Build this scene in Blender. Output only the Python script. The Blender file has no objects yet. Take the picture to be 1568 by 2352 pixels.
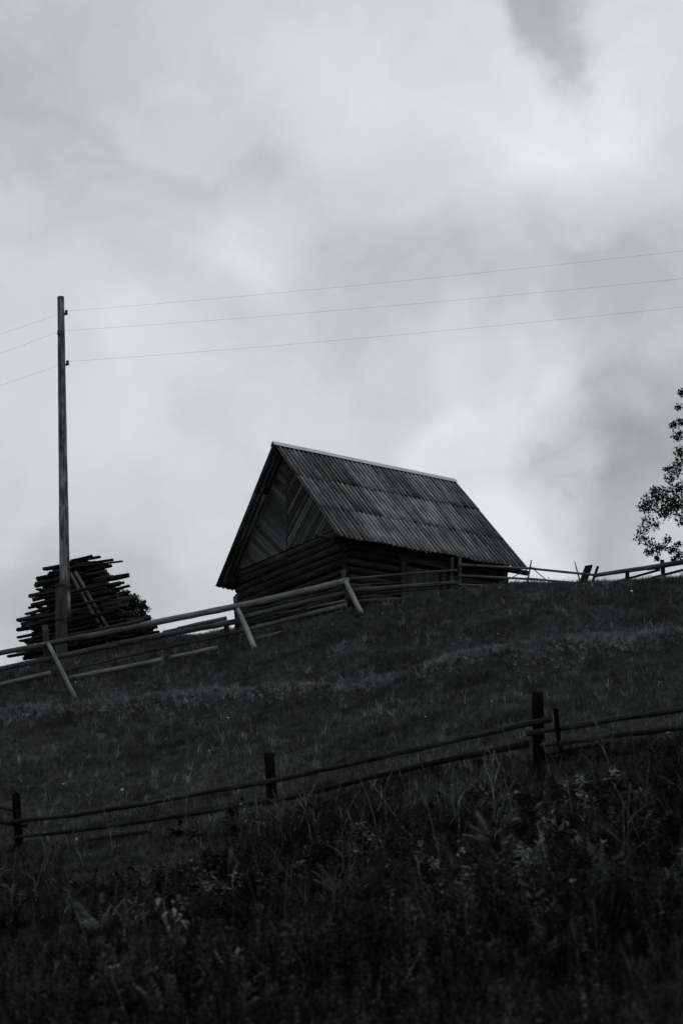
import bpy, math, random
import numpy as np
from mathutils import Matrix, Vector

random.seed(11)
RNG = np.random.default_rng(11)
scene = bpy.context.scene
COL = scene.collection

# ---------------------------------------------------------------- camera
FPX = 3742.0                 # focal length for a 1568 px wide picture
PITCH = 0.2943
ROLL = 0.01288
EYE = Vector((0.0, 0.0, 1.7))
cam_data = bpy.data.cameras.new("camera")
cam = bpy.data.objects.new("camera", cam_data)
COL.objects.link(cam)
cam_data.sensor_fit = 'HORIZONTAL'
cam_data.sensor_width = 24.0
cam_data.lens = 24.0 * FPX / 1568.0
cam_data.clip_start = 0.1
cam_data.clip_end = 3000.0
cam_data.dof.use_dof = True
cam_data.dof.focus_distance = 38.5
cam_data.dof.aperture_fstop = 2.2
cam.location = EYE
_r = Vector((1, 0, 0)); _f = Vector((0, math.cos(PITCH), math.sin(PITCH))); _u = Vector((0, -math.sin(PITCH), math.cos(PITCH)))
CR = _r * math.cos(ROLL) - _u * math.sin(ROLL)
CU = _r * math.sin(ROLL) + _u * math.cos(ROLL)
_m = Matrix((CR, CU, -_f)).transposed().to_4x4()
cam.matrix_world = Matrix.Translation(EYE) @ _m
scene.camera = cam

def ray(u, v):
    return CR * ((u - 784.0) / FPX) + CU * ((1176.0 - v) / FPX) + _f

def at(u, v, Y):
    d = ray(u, v)
    return EYE + d * (Y / d.y)

# ---------------------------------------------------------------- world, sun, exposure
SUN_EL, SUN_AZ = math.radians(60), math.radians(112)      # azimuth clockwise from +Y: from the right, behind the camera
world = bpy.data.worlds.new("World")
scene.world = world
world.use_nodes = True
nt = world.node_tree
nt.nodes.clear()
def wn(t, **kw):
    n = nt.nodes.new(t)
    for k, val in kw.items():
        setattr(n, k, val)
    return n
def wl(a, b):
    nt.links.new(a, b)
def wmath(op, a, b=None, c=None):
    n = wn('ShaderNodeMath', operation=op)
    for i, x in enumerate((a, b, c)):
        if x is None: continue
        if isinstance(x, (int, float)): n.inputs[i].default_value = x
        else: wl(x, n.inputs[i])
    return n.outputs[0]
out = wn('ShaderNodeOutputWorld'); bg = wn('ShaderNodeBackground')
wl(bg.outputs[0], out.inputs[0])
bg.inputs['Strength'].default_value = 0.1
tc = wn('ShaderNodeTexCoord')
sky = wn('ShaderNodeTexSky', sky_type='NISHITA')
sky.sun_disc = False; sky.sun_elevation = SUN_EL; sky.sun_rotation = SUN_AZ
bw = wn('ShaderNodeRGBToBW'); wl(sky.outputs[0], bw.inputs[0])
# soft distortion of the direction so cloud masses have billowing edges
nz1 = wn('ShaderNodeTexNoise'); nz1.inputs['Scale'].default_value = 9.0; nz1.inputs['Detail'].default_value = 7.0; nz1.inputs['Roughness'].default_value = 0.52
wl(tc.outputs['Generated'], nz1.inputs['Vector'])
sub = wn('ShaderNodeVectorMath', operation='SUBTRACT'); wl(nz1.outputs['Color'], sub.inputs[0]); sub.inputs[1].default_value = (.5, .5, .5)
scl = wn('ShaderNodeVectorMath', operation='SCALE'); wl(sub.outputs[0], scl.inputs[0]); scl.inputs['Scale'].default_value = 0.13
add = wn('ShaderNodeVectorMath', operation='ADD'); wl(tc.outputs['Generated'], add.inputs[0]); wl(scl.outputs[0], add.inputs[1])
DV = add.outputs[0]
mp = wn('ShaderNodeMapping'); mp.inputs['Scale'].default_value = (1, 1, 1.7); mp.inputs['Location'].default_value = (3.1, .7, 1.9); wl(DV, mp.inputs['Vector'])
nz2 = wn('ShaderNodeTexNoise'); nz2.inputs['Scale'].default_value = 7.0; nz2.inputs['Detail'].default_value = 6.0; nz2.inputs['Roughness'].default_value = 0.5
wl(mp.outputs[0], nz2.inputs['Vector'])
val = wmath('MULTIPLY_ADD', nz2.outputs['Fac'], 0.36, 0.455)
BLOBS = [(1190, 260, 400, .11), (1230, 270, 230, .09), (900, 920, 220, .10), (700, 930, 200, .07), (1170, 1090, 220, .15), (330, 880, 200, .08), (60, 1060, 250, .05), (590, 560, 150, .09), (1060, 480, 150, .06),
         (700, 60, 180, .06), (1450, 220, 120, .06), (1040, 830, 90, .05), (1480, 900, 120, .06),
         (1260, -10, 130, -.17), (1235, 30, 120, -.09), (800, 800, 260, -.075), (950, 640, 300, -.06), (1280, 680, 400, -.075), (1400, 1130, 170, -.12), (1430, 1020, 170, -.12), (1560, 800, 240, -.06),
         (140, 1400, 330, -.09), (40, 120, 430, -.06), (330, 660, 160, -.05), (930, 50, 140, -.05), (1330, 480, 160, -.05), (230, 330, 260, -.04)]
mpb = wn('ShaderNodeMapping'); mpb.inputs['Location'].default_value = (7.7, 2.2, 5.1); mpb.inputs['Scale'].default_value = (1, 1, 1.5); wl(DV, mpb.inputs['Vector'])
nz3 = wn('ShaderNodeTexNoise'); nz3.inputs['Scale'].default_value = 8.0; nz3.inputs['Detail'].default_value = 8.0; nz3.inputs['Roughness'].default_value = 0.55
wl(mpb.outputs[0], nz3.inputs['Vector'])
mb = wn('ShaderNodeMapRange', interpolation_type='SMOOTHSTEP'); wl(nz3.outputs['Fac'], mb.inputs['Value'])
mb.inputs['From Min'].default_value = .42; mb.inputs['From Max'].default_value = .60; mb.inputs['To Min'].default_value = -.03; mb.inputs['To Max'].default_value = .035
val = wmath('ADD', val, mb.outputs[0])
for (u, v, rp, amp) in BLOBS:
    d = ray(u, v).normalized()
    ds = wn('ShaderNodeVectorMath', operation='DISTANCE'); wl(DV, ds.inputs[0]); ds.inputs[1].default_value = d
    mr = wn('ShaderNodeMapRange', interpolation_type='SMOOTHSTEP')
    wl(ds.outputs['Value'], mr.inputs['Value'])
    mr.inputs['From Min'].default_value = rp / FPX * (.8 if abs(amp) >= .12 else .5 if abs(amp) > .08 else .1); mr.inputs['From Max'].default_value = rp / FPX * 1.3
    mr.inputs['To Min'].default_value = amp; mr.inputs['To Max'].default_value = 0.0
    val = wmath('ADD', val, mr.outputs[0])
cr = wn('ShaderNodeValToRGB')
cr.color_ramp.elements[0].position = 0.22; cr.color_ramp.elements[0].color = (.268, .262, .275, 1)
cr.color_ramp.elements[1].position = 0.95; cr.color_ramp.elements[1].color = (.86, .885, .91, 1)
e = cr.color_ramp.elements.new(0.45); e.color = (.43, .440, .458, 1)
e = cr.color_ramp.elements.new(0.62); e.color = (.60, .63, .655, 1)
wl(val, cr.inputs['Fac'])
x10 = wn('ShaderNodeVectorMath', operation='SCALE'); wl(cr.outputs['Color'], x10.inputs[0]); x10.inputs['Scale'].default_value = 10.0
mix = wn('ShaderNodeMix', data_type='RGBA'); mix.inputs['Factor'].default_value = 0.96
wl(bw.outputs[0], mix.inputs['A']); wl(x10.outputs[0], mix.inputs['B'])
wl(mix.outputs['Result'], bg.inputs['Color'])

sun_d = bpy.data.lights.new("sun", 'SUN'); sun_d.energy = 0.7; sun_d.angle = math.radians(30); sun_d.color = (1, .985, .96)
sun_o = bpy.data.objects.new("sun", sun_d); COL.objects.link(sun_o)
sd = Vector((math.sin(SUN_AZ) * math.cos(SUN_EL), math.cos(SUN_AZ) * math.cos(SUN_EL), math.sin(SUN_EL)))
sun_o.rotation_euler = sd.to_track_quat('Z', 'Y').to_euler()
sun_o.location = sd * 60

scene.view_settings.view_transform = 'Standard'
scene.view_settings.look = 'None'
scene.view_settings.exposure = 0.0
scene.view_settings.gamma = 1.0
scene.view_settings.use_curve_mapping = False

# ---------------------------------------------------------------- materials
def new_mat(name):
    m = bpy.data.materials.new(name); m.use_nodes = True
    t = m.node_tree; t.nodes.clear()
    o = t.nodes.new('ShaderNodeOutputMaterial'); b = t.nodes.new('ShaderNodeBsdfPrincipled')
    t.links.new(b.outputs[0], o.inputs[0])
    b.inputs['Roughness'].default_value = .85
    b.inputs['Specular IOR Level'].default_value = .06
    return m, t, b
def N(t, typ, **kw):
    n = t.nodes.new(typ)
    for k, val in kw.items(): setattr(n, k, val)
    return n
def noise(t, vec, scale, detail=4, rough=.55):
    n = N(t, 'ShaderNodeTexNoise'); n.inputs['Scale'].default_value = scale; n.inputs['Detail'].default_value = detail; n.inputs['Roughness'].default_value = rough
    t.links.new(vec, n.inputs['Vector']); return n.outputs['Fac']
def mth(t, op, a, b=None, c=None):
    n = N(t, 'ShaderNodeMath', operation=op)
    for i, x in enumerate((a, b, c)):
        if x is None: continue
        if isinstance(x, (int, float)): n.inputs[i].default_value = x
        else: t.links.new(x, n.inputs[i])
    return n.outputs[0]
def ramp(t, fac, stops):
    n = N(t, 'ShaderNodeValToRGB'); els = n.color_ramp.elements
    while len(els) < len(stops): els.new(.5)
    for e, (p, c) in zip(els, stops):
        e.position = p; e.color = (c * 1.0, c * 1.005, c * 1.02, 1)
    t.links.new(fac, n.inputs['Fac']); return n.outputs['Color']
def objvec(t, scale):
    tc = N(t, 'ShaderNodeTexCoord'); oi = N(t, 'ShaderNodeObjectInfo')
    mp = N(t, 'ShaderNodeMapping'); mp.inputs['Scale'].default_value = scale
    t.links.new(tc.outputs['Object'], mp.inputs['Vector'])
    sc = N(t, 'ShaderNodeVectorMath', operation='SCALE'); sc.inputs[0].default_value = (37, 53, 71); t.links.new(oi.outputs['Random'], sc.inputs['Scale'])
    ad = N(t, 'ShaderNodeVectorMath', operation='ADD'); t.links.new(mp.outputs[0], ad.inputs[0]); t.links.new(sc.outputs[0], ad.inputs[1])
    return ad.outputs[0], oi.outputs['Random']
def wood(name, lo, hi, grain=(34, 34, 2.2), var=.5, bump=.5):
    """weathered timber; grain runs along local Z"""
    m, t, b = new_mat(name)
    v, rnd = objvec(t, grain)
    n1 = noise(t, v, 1.0, 6, .65)
    v2, _ = objvec(t, (5, 5, 1.6))
    n2 = noise(t, v2, 1.0, 4, .6)
    f = mth(t, 'MULTIPLY_ADD', n2, .6, mth(t, 'MULTIPLY', n1, .5))
    v3, _ = objvec(t, (9, 9, 3.0)); kn = noise(t, v3, 1.0, 2, .5)
    f = mth(t, 'SUBTRACT', f, mth(t, 'MULTIPLY', mth(t, 'GREATER_THAN', kn, .66), .12))
    f = mth(t, 'ADD', f, mth(t, 'MULTIPLY_ADD', rnd, .3 * var, -.15 * var))
    t.links.new(ramp(t, f, [(.3, lo * .45), (.5, lo), (.68, hi), (.85, hi * 1.35)]), b.inputs['Base Color'])
    bp = N(t, 'ShaderNodeBump'); bp.inputs['Strength'].default_value = bump; bp.inputs['Distance'].default_value = .012
    t.links.new(n1, bp.inputs['Height']); t.links.new(bp.outputs[0], b.inputs['Normal'])
    return m
W_FENCE = wood("weathered_log", .048, .105, (30, 30, 1.8), .8, .9)
W_PALE = wood("pale_lit_wood", .11, .20, (30, 30, 1.8), .5, .8)  # pale rail wood; for the braces their lit brightness is put into the colour
W_POST = wood("dark_post_wood", .022, .045)
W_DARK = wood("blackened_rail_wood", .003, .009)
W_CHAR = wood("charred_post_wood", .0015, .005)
W_CHAR.node_tree.nodes["Principled BSDF"].inputs["Specular IOR Level"].default_value = 0.0
W_RAIL = wood("old_dark_rail_wood", .010, .026, (30, 30, 1.8), .8, .9)
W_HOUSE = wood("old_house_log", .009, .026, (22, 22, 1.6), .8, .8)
W_BOARD = wood("gable_board_wood", .030, .062, (60, 60, 3), 1.2)
W_SLAB = wood("timber_slab_wood", .010, .028, (40, 40, 3), 1.2)
W_SLABL = wood("timber_slab_lit_wood", .05, .09, (40, 40, 3), 1.0)  # lighter copy of the slab wood: lit look of the leaning slabs
W_POLE = wood("utility_pole_wood", .05, .21, (30, 30, .7), .2)
W_ROD = wood("thin_pole_wood", .045, .085)

def roof_mat():
    m, t, b = new_mat("corrugated_roof_sheet")
    v, rnd = objvec(t, (11, .7, 3)); n1 = noise(t, v, 1.0, 5, .65)
    v2, _ = objvec(t, (2.2, 2.2, 2.2)); n2 = noise(t, v2, 1.0, 5, .6)
    v3, _ = objvec(t, (26, 26, 26)); n3 = noise(t, v3, 1.0, 3, .6)
    f = mth(t, 'ADD', mth(t, 'MULTIPLY', n1, .62), mth(t, 'MULTIPLY', n2, .22))
    f = mth(t, 'ADD', f, mth(t, 'MULTIPLY', n3, .2))
    f = mth(t, 'ADD', f, mth(t, 'MULTIPLY_ADD', rnd, .18, -.10))
    # shading of the waves painted in: troughs darker, crests lighter
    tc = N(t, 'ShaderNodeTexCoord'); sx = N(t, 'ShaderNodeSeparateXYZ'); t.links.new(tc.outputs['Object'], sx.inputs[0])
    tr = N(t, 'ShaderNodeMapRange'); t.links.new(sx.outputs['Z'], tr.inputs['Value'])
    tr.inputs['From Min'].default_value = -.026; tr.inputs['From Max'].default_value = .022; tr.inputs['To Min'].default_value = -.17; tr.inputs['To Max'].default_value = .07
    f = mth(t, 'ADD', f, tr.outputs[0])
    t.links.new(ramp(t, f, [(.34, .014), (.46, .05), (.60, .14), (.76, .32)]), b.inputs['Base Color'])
    bp = N(t, 'ShaderNodeBump'); bp.inputs['Strength'].default_value = .4; bp.inputs['Distance'].default_value = .008
    t.links.new(n3, bp.inputs['Height']); t.links.new(bp.outputs[0], b.inputs['Normal'])
    return m
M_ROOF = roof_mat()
def plain(name, c, rough=.6, metal=0., var=.25, scale=6):
    m, t, b = new_mat(name)
    v, rnd = objvec(t, (scale, scale, scale)); n = noise(t, v, 1., 4)
    t.links.new(ramp(t, n, [(.25, c * (1 - var)), (.75, c * (1 + var))]), b.inputs['Base Color'])
    b.inputs['Roughness'].default_value = rough; b.inputs['Metallic'].default_value = metal
    return m
M_CAP = plain("galvanised_ridge", .34, .55, .0, .12, 2)
M_IRON = plain("black_iron", .02, .6)
M_WIRE = plain("aluminium_wire", .12, .6)
M_CERAM = plain("dark_insulator", .03, .35)

def veg(name, lo, hi, patch=.6, ivar=.6):
    """leaf or blade: colour varies per plant and in patches over the hill"""
    m, t, b = new_mat(name)
    g = N(t, 'ShaderNodeNewGeometry'); oi = N(t, 'ShaderNodeObjectInfo')
    n = noise(t, g.outputs['Position'], patch, 5, .65)
    n2 = noise(t, g.outputs['Position'], 7.0, 2, .5)
    f = mth(t, 'ADD', mth(t, 'MULTIPLY', n, .7), mth(t, 'MULTIPLY', n2, .3))
    f = mth(t, 'ADD', f, mth(t, 'MULTIPLY_ADD', oi.outputs['Random'], ivar * .4, -ivar * .2))
    t.links.new(ramp(t, f, [(.3, lo * .6), (.46, lo), (.6, hi), (.8, hi * 1.8)]), b.inputs['Base Color'])
    b.inputs['Specular IOR Level'].default_value = .08
    return m
M_GRASS = veg("hill_grass", .043, .080, .9, .7)
M_GRASSP = veg("pale_grass", .09, .17)
M_WEED = veg("weed_leaf", .008, .028, .8, 1.6)
M_PALEDRY = veg("bleached_stalk", .10, .20, 1.2, .4)
M_BROAD = veg("broad_weed_leaf", .016, .055, 1.4, 1.8)
M_LIP = veg("sky_lit_pale_grass", .18, .30, 1.5, .6)  # brightness of the sky-facing terrace edge put into the grass colour
M_DRY = veg("dry_stalk_straw", .05, .11, 1.2, .8)
M_LEAF = veg("tree_leaf", .012, .025, 1.0, .0)
M_FLOW = veg("pale_flower", .3, .5, 1.0, .5)
def soil():
    m, t, b = new_mat("hill_soil_and_thatch")
    g = N(t, 'ShaderNodeNewGeometry')
    n = noise(t, g.outputs['Position'], 1.4, 6, .65)
    t.links.new(ramp(t, n, [(.3, .012), (.7, .035)]), b.inputs['Base Color'])
    n2 = noise(t, g.outputs['Position'], 14, 5, .6)
    bp = N(t, 'ShaderNodeBump'); bp.inputs['Strength'].default_value = .8; bp.inputs['Distance'].default_value = .06
    t.links.new(n2, bp.inputs['Height']); t.links.new(bp.outputs[0], b.inputs['Normal'])
    return m
M_SOIL = soil()

# ---------------------------------------------------------------- object helpers
WM = {}
def tag(o, label=None, cat=None, group=None, kind=None):
    if label: o['label'] = label
    if cat: o['category'] = cat
    if group: o['group'] = group
    if kind: o['kind'] = kind
    return o
def thing(name, label, cat, M=None, group=None):
    o = bpy.data.objects.new(name, None); COL.objects.link(o)
    o.empty_display_size = .3
    M = M if M is not None else Matrix()
    if isinstance(M, Vector): M = Matrix.Translation(M)
    o.matrix_basis = M; WM[o.name] = M.copy()
    return tag(o, label, cat, group)
def link(name, mesh, M=None, parent=None):
    o = bpy.data.objects.new(name, mesh); COL.objects.link(o)
    M = M if M is not None else Matrix()
    WM[o.name] = M.copy()
    if parent is not None:
        o.parent = parent
        o.matrix_basis = WM[parent.name].inverted() @ M
    else:
        o.matrix_basis = M
    return o
def mesh(name, verts, faces, mat, smooth=False, flat_from=None):
    me = bpy.data.meshes.new(name)
    me.from_pydata([tuple(v) for v in verts], [], faces)
    if mat: me.materials.append(mat)
    if smooth:
        me.polygons.foreach_set('use_smooth', [(flat_from is None or i < flat_from) for i in range(len(me.polygons))])
    me.update()
    return me
def frame(p0, p1, roll=0.):
    d = Vector(p1) - Vector(p0)
    q = d.to_track_quat('Z', 'Y')
    return Matrix.Translation(p0) @ q.to_matrix().to_4x4() @ Matrix.Rotation(roll, 4, 'Z'), d.length
def log_mesh(name, L, r0, r1, mat, seg=12, rings=None, bend=.015, rough=.06, rnd=None):
    rnd = rnd or random
    rings = rings or max(6, min(22, int(L / .28)))
    vs, fs = [], []
    wx = [rnd.uniform(-1, 1) * bend * .22 * min(L, 2.) for _ in range(rings + 1)]; wy = [rnd.uniform(-1, 1) * bend * .22 * min(L, 2.) for _ in range(rings + 1)]
    a = rnd.uniform(0, 6.28); b1 = bend * L * rnd.uniform(.3, 1); b2 = rnd.uniform(-.4, .4) * b1
    fl = [1 + rnd.uniform(-rough, rough) for _ in range(seg)]
    for i in range(rings + 1):
        s = i / rings
        off = b1 * math.sin(math.pi * s) + b2 * math.sin(2 * math.pi * s)
        cx, cy = off * math.cos(a) + wx[i], off * math.sin(a) + wy[i]
        r = (r0 + (r1 - r0) * s) * (1 + rnd.uniform(-rough, rough) * .8)
        for k in range(seg):
            th = 2 * math.pi * k / seg
            rr = r * fl[k] * (1 + rnd.uniform(-rough, rough) * .45)
            vs.append((cx + rr * math.cos(th), cy + rr * math.sin(th), s * L))
    for i in range(rings):
        for k in range(seg):
            k2 = (k + 1) % seg
            fs.append((i * seg + k, i * seg + k2, (i + 1) * seg + k2, (i + 1) * seg + k))
    ns = len(fs)
    fs.append(tuple(reversed(range(seg)))); fs.append(tuple(range(rings * seg, rings * seg + seg)))
    return mesh(name, vs, fs, mat, True, ns)
def log(name, p0, p1, r0, r1, mat, parent=None, **kw):
    M, L = frame(p0, p1)
    return link(name, log_mesh(name, L, r0, r1, mat, **kw), M, parent)
def box_mesh(name, sx, sy, L, mat, jit=0.):
    vs = []
    for z in (0, L):
        for x, y in ((-1, -1), (1, -1), (1, 1), (-1, 1)):
            vs.append((x * sx / 2 + random.uniform(-jit, jit), y * sy / 2 + random.uniform(-jit, jit), z + random.uniform(-jit, jit)))
    fs = [(3, 2, 1, 0), (4, 5, 6, 7), (0, 1, 5, 4), (1, 2, 6, 5), (2, 3, 7, 6), (3, 0, 4, 7)]
    return mesh(name, vs, fs, mat)
def plank(name, p0, p1, w, th, mat, parent=None, roll=0., jit=.004):
    M, L = frame(p0, p1, roll)
    return link(name, box_mesh(name, w, th, L, mat, jit), M, parent)

# ---------------------------------------------------------------- terrain
def vnoise(x, y, seed, scale):
    """smooth value noise, vectorised"""
    x = np.asarray(x) * scale; y = np.asarray(y) * scale
    xi = np.floor(x).astype(np.int64); yi = np.floor(y).astype(np.int64); fx = x - xi; fy = y - yi
    fx = fx * fx * (3 - 2 * fx); fy = fy * fy * (3 - 2 * fy)
    def h(a, b):
        n = (a * 374761393 + b * 668265263 + seed * 974634521) & 0xffffffff
        n = ((n ^ (n >> 13)) * 1274126177) & 0xffffffff
        return ((n ^ (n >> 16)) & 0xffff) / 65535.0
    return (h(xi, yi) * (1 - fx) + h(xi + 1, yi) * fx) * (1 - fy) + (h(xi, yi + 1) * (1 - fx) + h(xi + 1, yi + 1) * fx) * fy

def YA(u):      # distance of the upper fence line along the crest
    return float(np.interp(u, [-200, 0, 795, 1055, 1341, 1440, 1568, 1800], [33.4, 34, 36.3, 37.4, 38.2, 37.6, 36.2, 34.5]))
def YB(u):      # distance of the lower fence
    return float(np.interp(u, [-200, 36, 622, 1235, 1568, 1800], [23.3, 22.5, 20.5, 18.5, 17.5, 16.8]))
CP = []
for (u, v, dy) in [(172, 1604, -.9), (585, 1491, -.9), (835, 1417, -.7), (0, 1590, 0), (110, 1556, 0), (545, 1478, 0), (790, 1420, 0), (920, 1394, 0), (1055, 1371, 0),
                   (1160, 1370, .3), (1250, 1369, 0), (1345, 1362, -.3), (1440, 1354, 0), (1568, 1338, 0), (1800, 1312, 0), (-200, 1625, 0)]:
    CP.append(at(u, v, YA(u) + dy))
for (u, v) in [(-200, 1985), (44, 1952), (330, 1908), (626, 1864), (930, 1815), (1237, 1769), (1568, 1728), (1800, 1700)]:
    CP.append(at(u, v + 14, YB(u)))
for (u, v, Y) in [(0, 1540, 36.3), (200, 1512, 36.6), (361, 1480, 37.6), (443, 1467, 38.2), (530, 1456, 38.8), (-200, 1585, 36),
                  (100, 2352, 10.5), (784, 2352, 10.0), (1500, 2352, 9.0), (60, 2150, 15.2), (784, 2110, 14.2), (1500, 2040, 12.6)]:
    CP.append(at(u, v, Y))
for p in [(-14, 0, -.6), (0, 0, 0), (14, 0, .6), (-14, -12, -2), (14, -12, -1), (0, 4, .5), (-12, 44, 7.8), (-4, 44, 9.1), (0, 43, 9.9), (4.5, 43.5, 10.3), (11, 45, 10.9), (18, 44, 11.6),
          (-14, 56, 7.6), (0, 56, 9.8), (16, 56, 11.4), (-16, 30, 4.8), (17, 30, 9.5)]:
    CP.append(Vector(p))
_P = np.array([[p.x, p.y] for p in CP]) / 10.; _Z = np.array([p.z for p in CP])
def _phi(r2):
    return np.where(r2 > 1e-12, .5 * r2 * np.log(np.maximum(r2, 1e-12)), 0)
_n = len(CP)
_A = np.zeros((_n + 3, _n + 3))
_A[:_n, :_n] = _phi(((_P[:, None] - _P[None]) ** 2).sum(-1)) + np.eye(_n) * .004
_A[:_n, _n] = 1; _A[:_n, _n + 1:] = _P; _A[_n, :_n] = 1; _A[_n + 1:, :_n] = _P.T
_W = np.linalg.solve(_A, np.concatenate([_Z, np.zeros(3)]))
def base_h(x, y):
    x = np.asarray(x, float); y = np.asarray(y, float); sh = x.shape
    xf, yf = x.ravel(), y.ravel()
    xc = np.clip(xf, -17, 18); yc = np.clip(yf, -12, 56)
    q = np.stack([xc, yc], 1) / 10.
    z = np.zeros(len(q))
    for i in range(0, len(q), 20000):
        s = q[i:i + 20000]
        z[i:i + 20000] = _phi(((s[:, None] - _P[None]) ** 2).sum(-1)) @ _W[:_n] + _W[_n] + s @ _W[_n + 1:]
    far = np.hypot(xf - xc, yf - yc)
    z = z - far * .12 * (far / (far + 15))
    return z.reshape(sh)
def hit(u, v, fn):
    d = ray(u, v); d = d / d.y
    ys = np.linspace(5, 41, 1600)
    x = EYE.x + d.x * ys; z = EYE.z + d.z * ys
    i = np.argmax(fn(x, ys) > z)
    return np.array([x[i], ys[i]])
LIP = np.array([hit(u, v, base_h) for (u, v) in [(-250, 1672), (0, 1652), (270, 1634), (500, 1616), (750, 1590), (930, 1573), (1100, 1541), (1300, 1504), (1568, 1471), (1800, 1445)]])
def lip_d(x, y):
    yl = np.interp(x, LIP[:, 0], LIP[:, 1])
    return (np.asarray(y) - yl)
def H(x, y):
    x = np.asarray(x, float); y = np.asarray(y, float)
    z = base_h(x, y)
    d = lip_d(x, y)
    k = np.where((np.abs(x) < 16), 1, 0) * (.65 + .7 * vnoise(x, y * 0, 5, .35))
    z = z + k * (.20 * np.exp(-((d + .05) / .32) ** 2) - .13 * np.exp(-((d - .95) / .55) ** 2) - .10 * np.exp(-((d + 1.1) / .6) ** 2))
    near = np.clip((60 - np.hypot(x, y - 25)) / 20, 0, 1)
    z = z + near * ((vnoise(x, y, 1, .5) - .5) * .22 + (vnoise(x * .6, y * 1.3, 2, 1.2) - .5) * .20 + (vnoise(x, y, 3, 3.1) - .5) * .05)
    return z
def hz(x, y):
    return float(H(np.array([x]), np.array([y]))[0])

def axis(c0, c1, step, far, grow=1.35):
    a = list(np.arange(c0, c1 + 1e-6, step)); s = step
    lo = c0; hi = c1
    while hi < far:
        s *= grow; hi += s; a.append(hi)
    s = step
    while lo > -far:
        s *= grow; lo -= s; a.insert(0, lo)
    return np.array(a)
gx = axis(-14, 15, .16, 900); gy = axis(5, 48, .16, 900)
GX, GY = np.meshgrid(gx, gy)
GZ = H(GX, GY)
nx, ny = len(gx), len(gy)
vv = np.stack([GX, GY, GZ], -1).reshape(-1, 3)
idx = np.arange(nx * ny).reshape(ny, nx)
ff = np.stack([idx[:-1, :-1], idx[:-1, 1:], idx[1:, 1:], idx[1:, :-1]], -1).reshape(-1, 4)
me = bpy.data.meshes.new("hillside")
me.vertices.add(len(vv)); me.vertices.foreach_set('co', vv.ravel())
me.loops.add(len(ff) * 4); me.loops.foreach_set('vertex_index', ff.ravel().astype(np.int32))
me.polygons.add(len(ff)); me.polygons.foreach_set('loop_start', np.arange(0, len(ff) * 4, 4, dtype=np.int32))
me.polygons.foreach_set('use_smooth', np.ones(len(ff), bool))
me.materials.append(M_SOIL); me.update(calc_edges=True); me.validate()
g_o = link("hillside", me)
tag(g_o, "dark grassy hillside rising to the log hut", "hillside", kind="structure")

# ---------------------------------------------------------------- log hut
YAW = 0.9715
APEX = Vector((-1.7314, 40.0, 13.945 + 1.7))      # front end of the ridge
HW, DROP, RL = 2.832, 3.106, 5.92                 # half width at the eaves, drop of the roof, ridge length
OVH = 0.43                                        # gable overhang
rdir = Vector((math.sin(YAW), math.cos(YAW), 0))
BASE_Z = APEX.z - DROP - 2.35
HM = Matrix.Translation(Vector((APEX.x, APEX.y, BASE_Z)) + rdir * OVH) @ Matrix.Rotation(-YAW, 4, 'Z')
RIDGE = APEX.z - BASE_Z                           # ridge height in hut space
EAVE = RIDGE - DROP
HX = 2.42                                         # half width of the walls
HL = 5.06                                         # depth of the walls
hut = thing("log_hut", "small dark log hut with steep corrugated roof on top of the hill", "hut", HM)
def hut_board(name, x, y, z0, z1, sx, sy, mat, parent):
    return link(name, box_mesh(name, sx, sy, z1 - z0, mat, .003), HM @ Matrix.Translation((x, y, z0)), parent)
def hl(x, y, z):
    return HM @ Vector((x, y, z))
TOPW = EAVE + .34                                 # top of the wall logs
dz = .205
nlog = int(TOPW / dz)
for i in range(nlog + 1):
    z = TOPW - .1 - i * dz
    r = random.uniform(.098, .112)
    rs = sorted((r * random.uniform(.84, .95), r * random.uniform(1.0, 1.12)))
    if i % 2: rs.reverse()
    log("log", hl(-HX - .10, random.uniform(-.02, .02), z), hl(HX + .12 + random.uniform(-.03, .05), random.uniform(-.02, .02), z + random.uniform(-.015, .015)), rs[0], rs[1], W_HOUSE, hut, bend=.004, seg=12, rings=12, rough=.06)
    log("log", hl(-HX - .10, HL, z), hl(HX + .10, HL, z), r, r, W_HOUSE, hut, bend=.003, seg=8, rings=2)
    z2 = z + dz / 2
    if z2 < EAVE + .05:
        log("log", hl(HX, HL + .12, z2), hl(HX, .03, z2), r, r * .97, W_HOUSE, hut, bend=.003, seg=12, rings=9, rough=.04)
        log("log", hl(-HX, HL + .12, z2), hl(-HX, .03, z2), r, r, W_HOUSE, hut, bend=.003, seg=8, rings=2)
# wall plates that carry the eaves; they stick out past the gables
log("eave_log", hl(2.60, -.90, EAVE - .01), hl(2.60, 5.75, EAVE - .05), .045, .075, W_POST, hut, bend=.004, seg=12, rings=14, rough=.08)
log("eave_log", hl(-HX - .02, -.45, EAVE + .03), hl(-HX - .02, HL + .6, EAVE + .03), .085, .085, W_HOUSE, hut, bend=.004, seg=10)
# gable boarding: two fans of boards that run down to the middle
slope = DROP / HW
def clip(poly, a, b, c):           # keep a*x+b*z <= c
    o = []
    for i in range(len(poly)):
        p, q = poly[i], poly[(i + 1) % len(poly)]
        dp = a * p[0] + b * p[1] - c; dq = a * q[0] + b * q[1] - c
        if dp <= 0: o.append(p)
        if dp * dq < 0:
            s = dp / (dp - dq); o.append((p[0] + (q[0] - p[0]) * s, p[1] + (q[1] - p[1]) * s))
    return o
def prism(poly, y0, y1, name, mat, parent, M):
    n = len(poly)
    vs = [(x, y0 if not callable(y0) else y0(x, z), z) for x, z in poly] + [(x, y1, z) for x, z in poly]
    fs = [tuple(range(n)), tuple(reversed(range(n, 2 * n)))] + [(i, i + n, (i + 1) % n + n, (i + 1) % n) for i in range(n)]
    # put the mesh upright so that the grain (local Z) follows the board
    return link(name, mesh(name, vs, fs, mat), M, parent)
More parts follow.
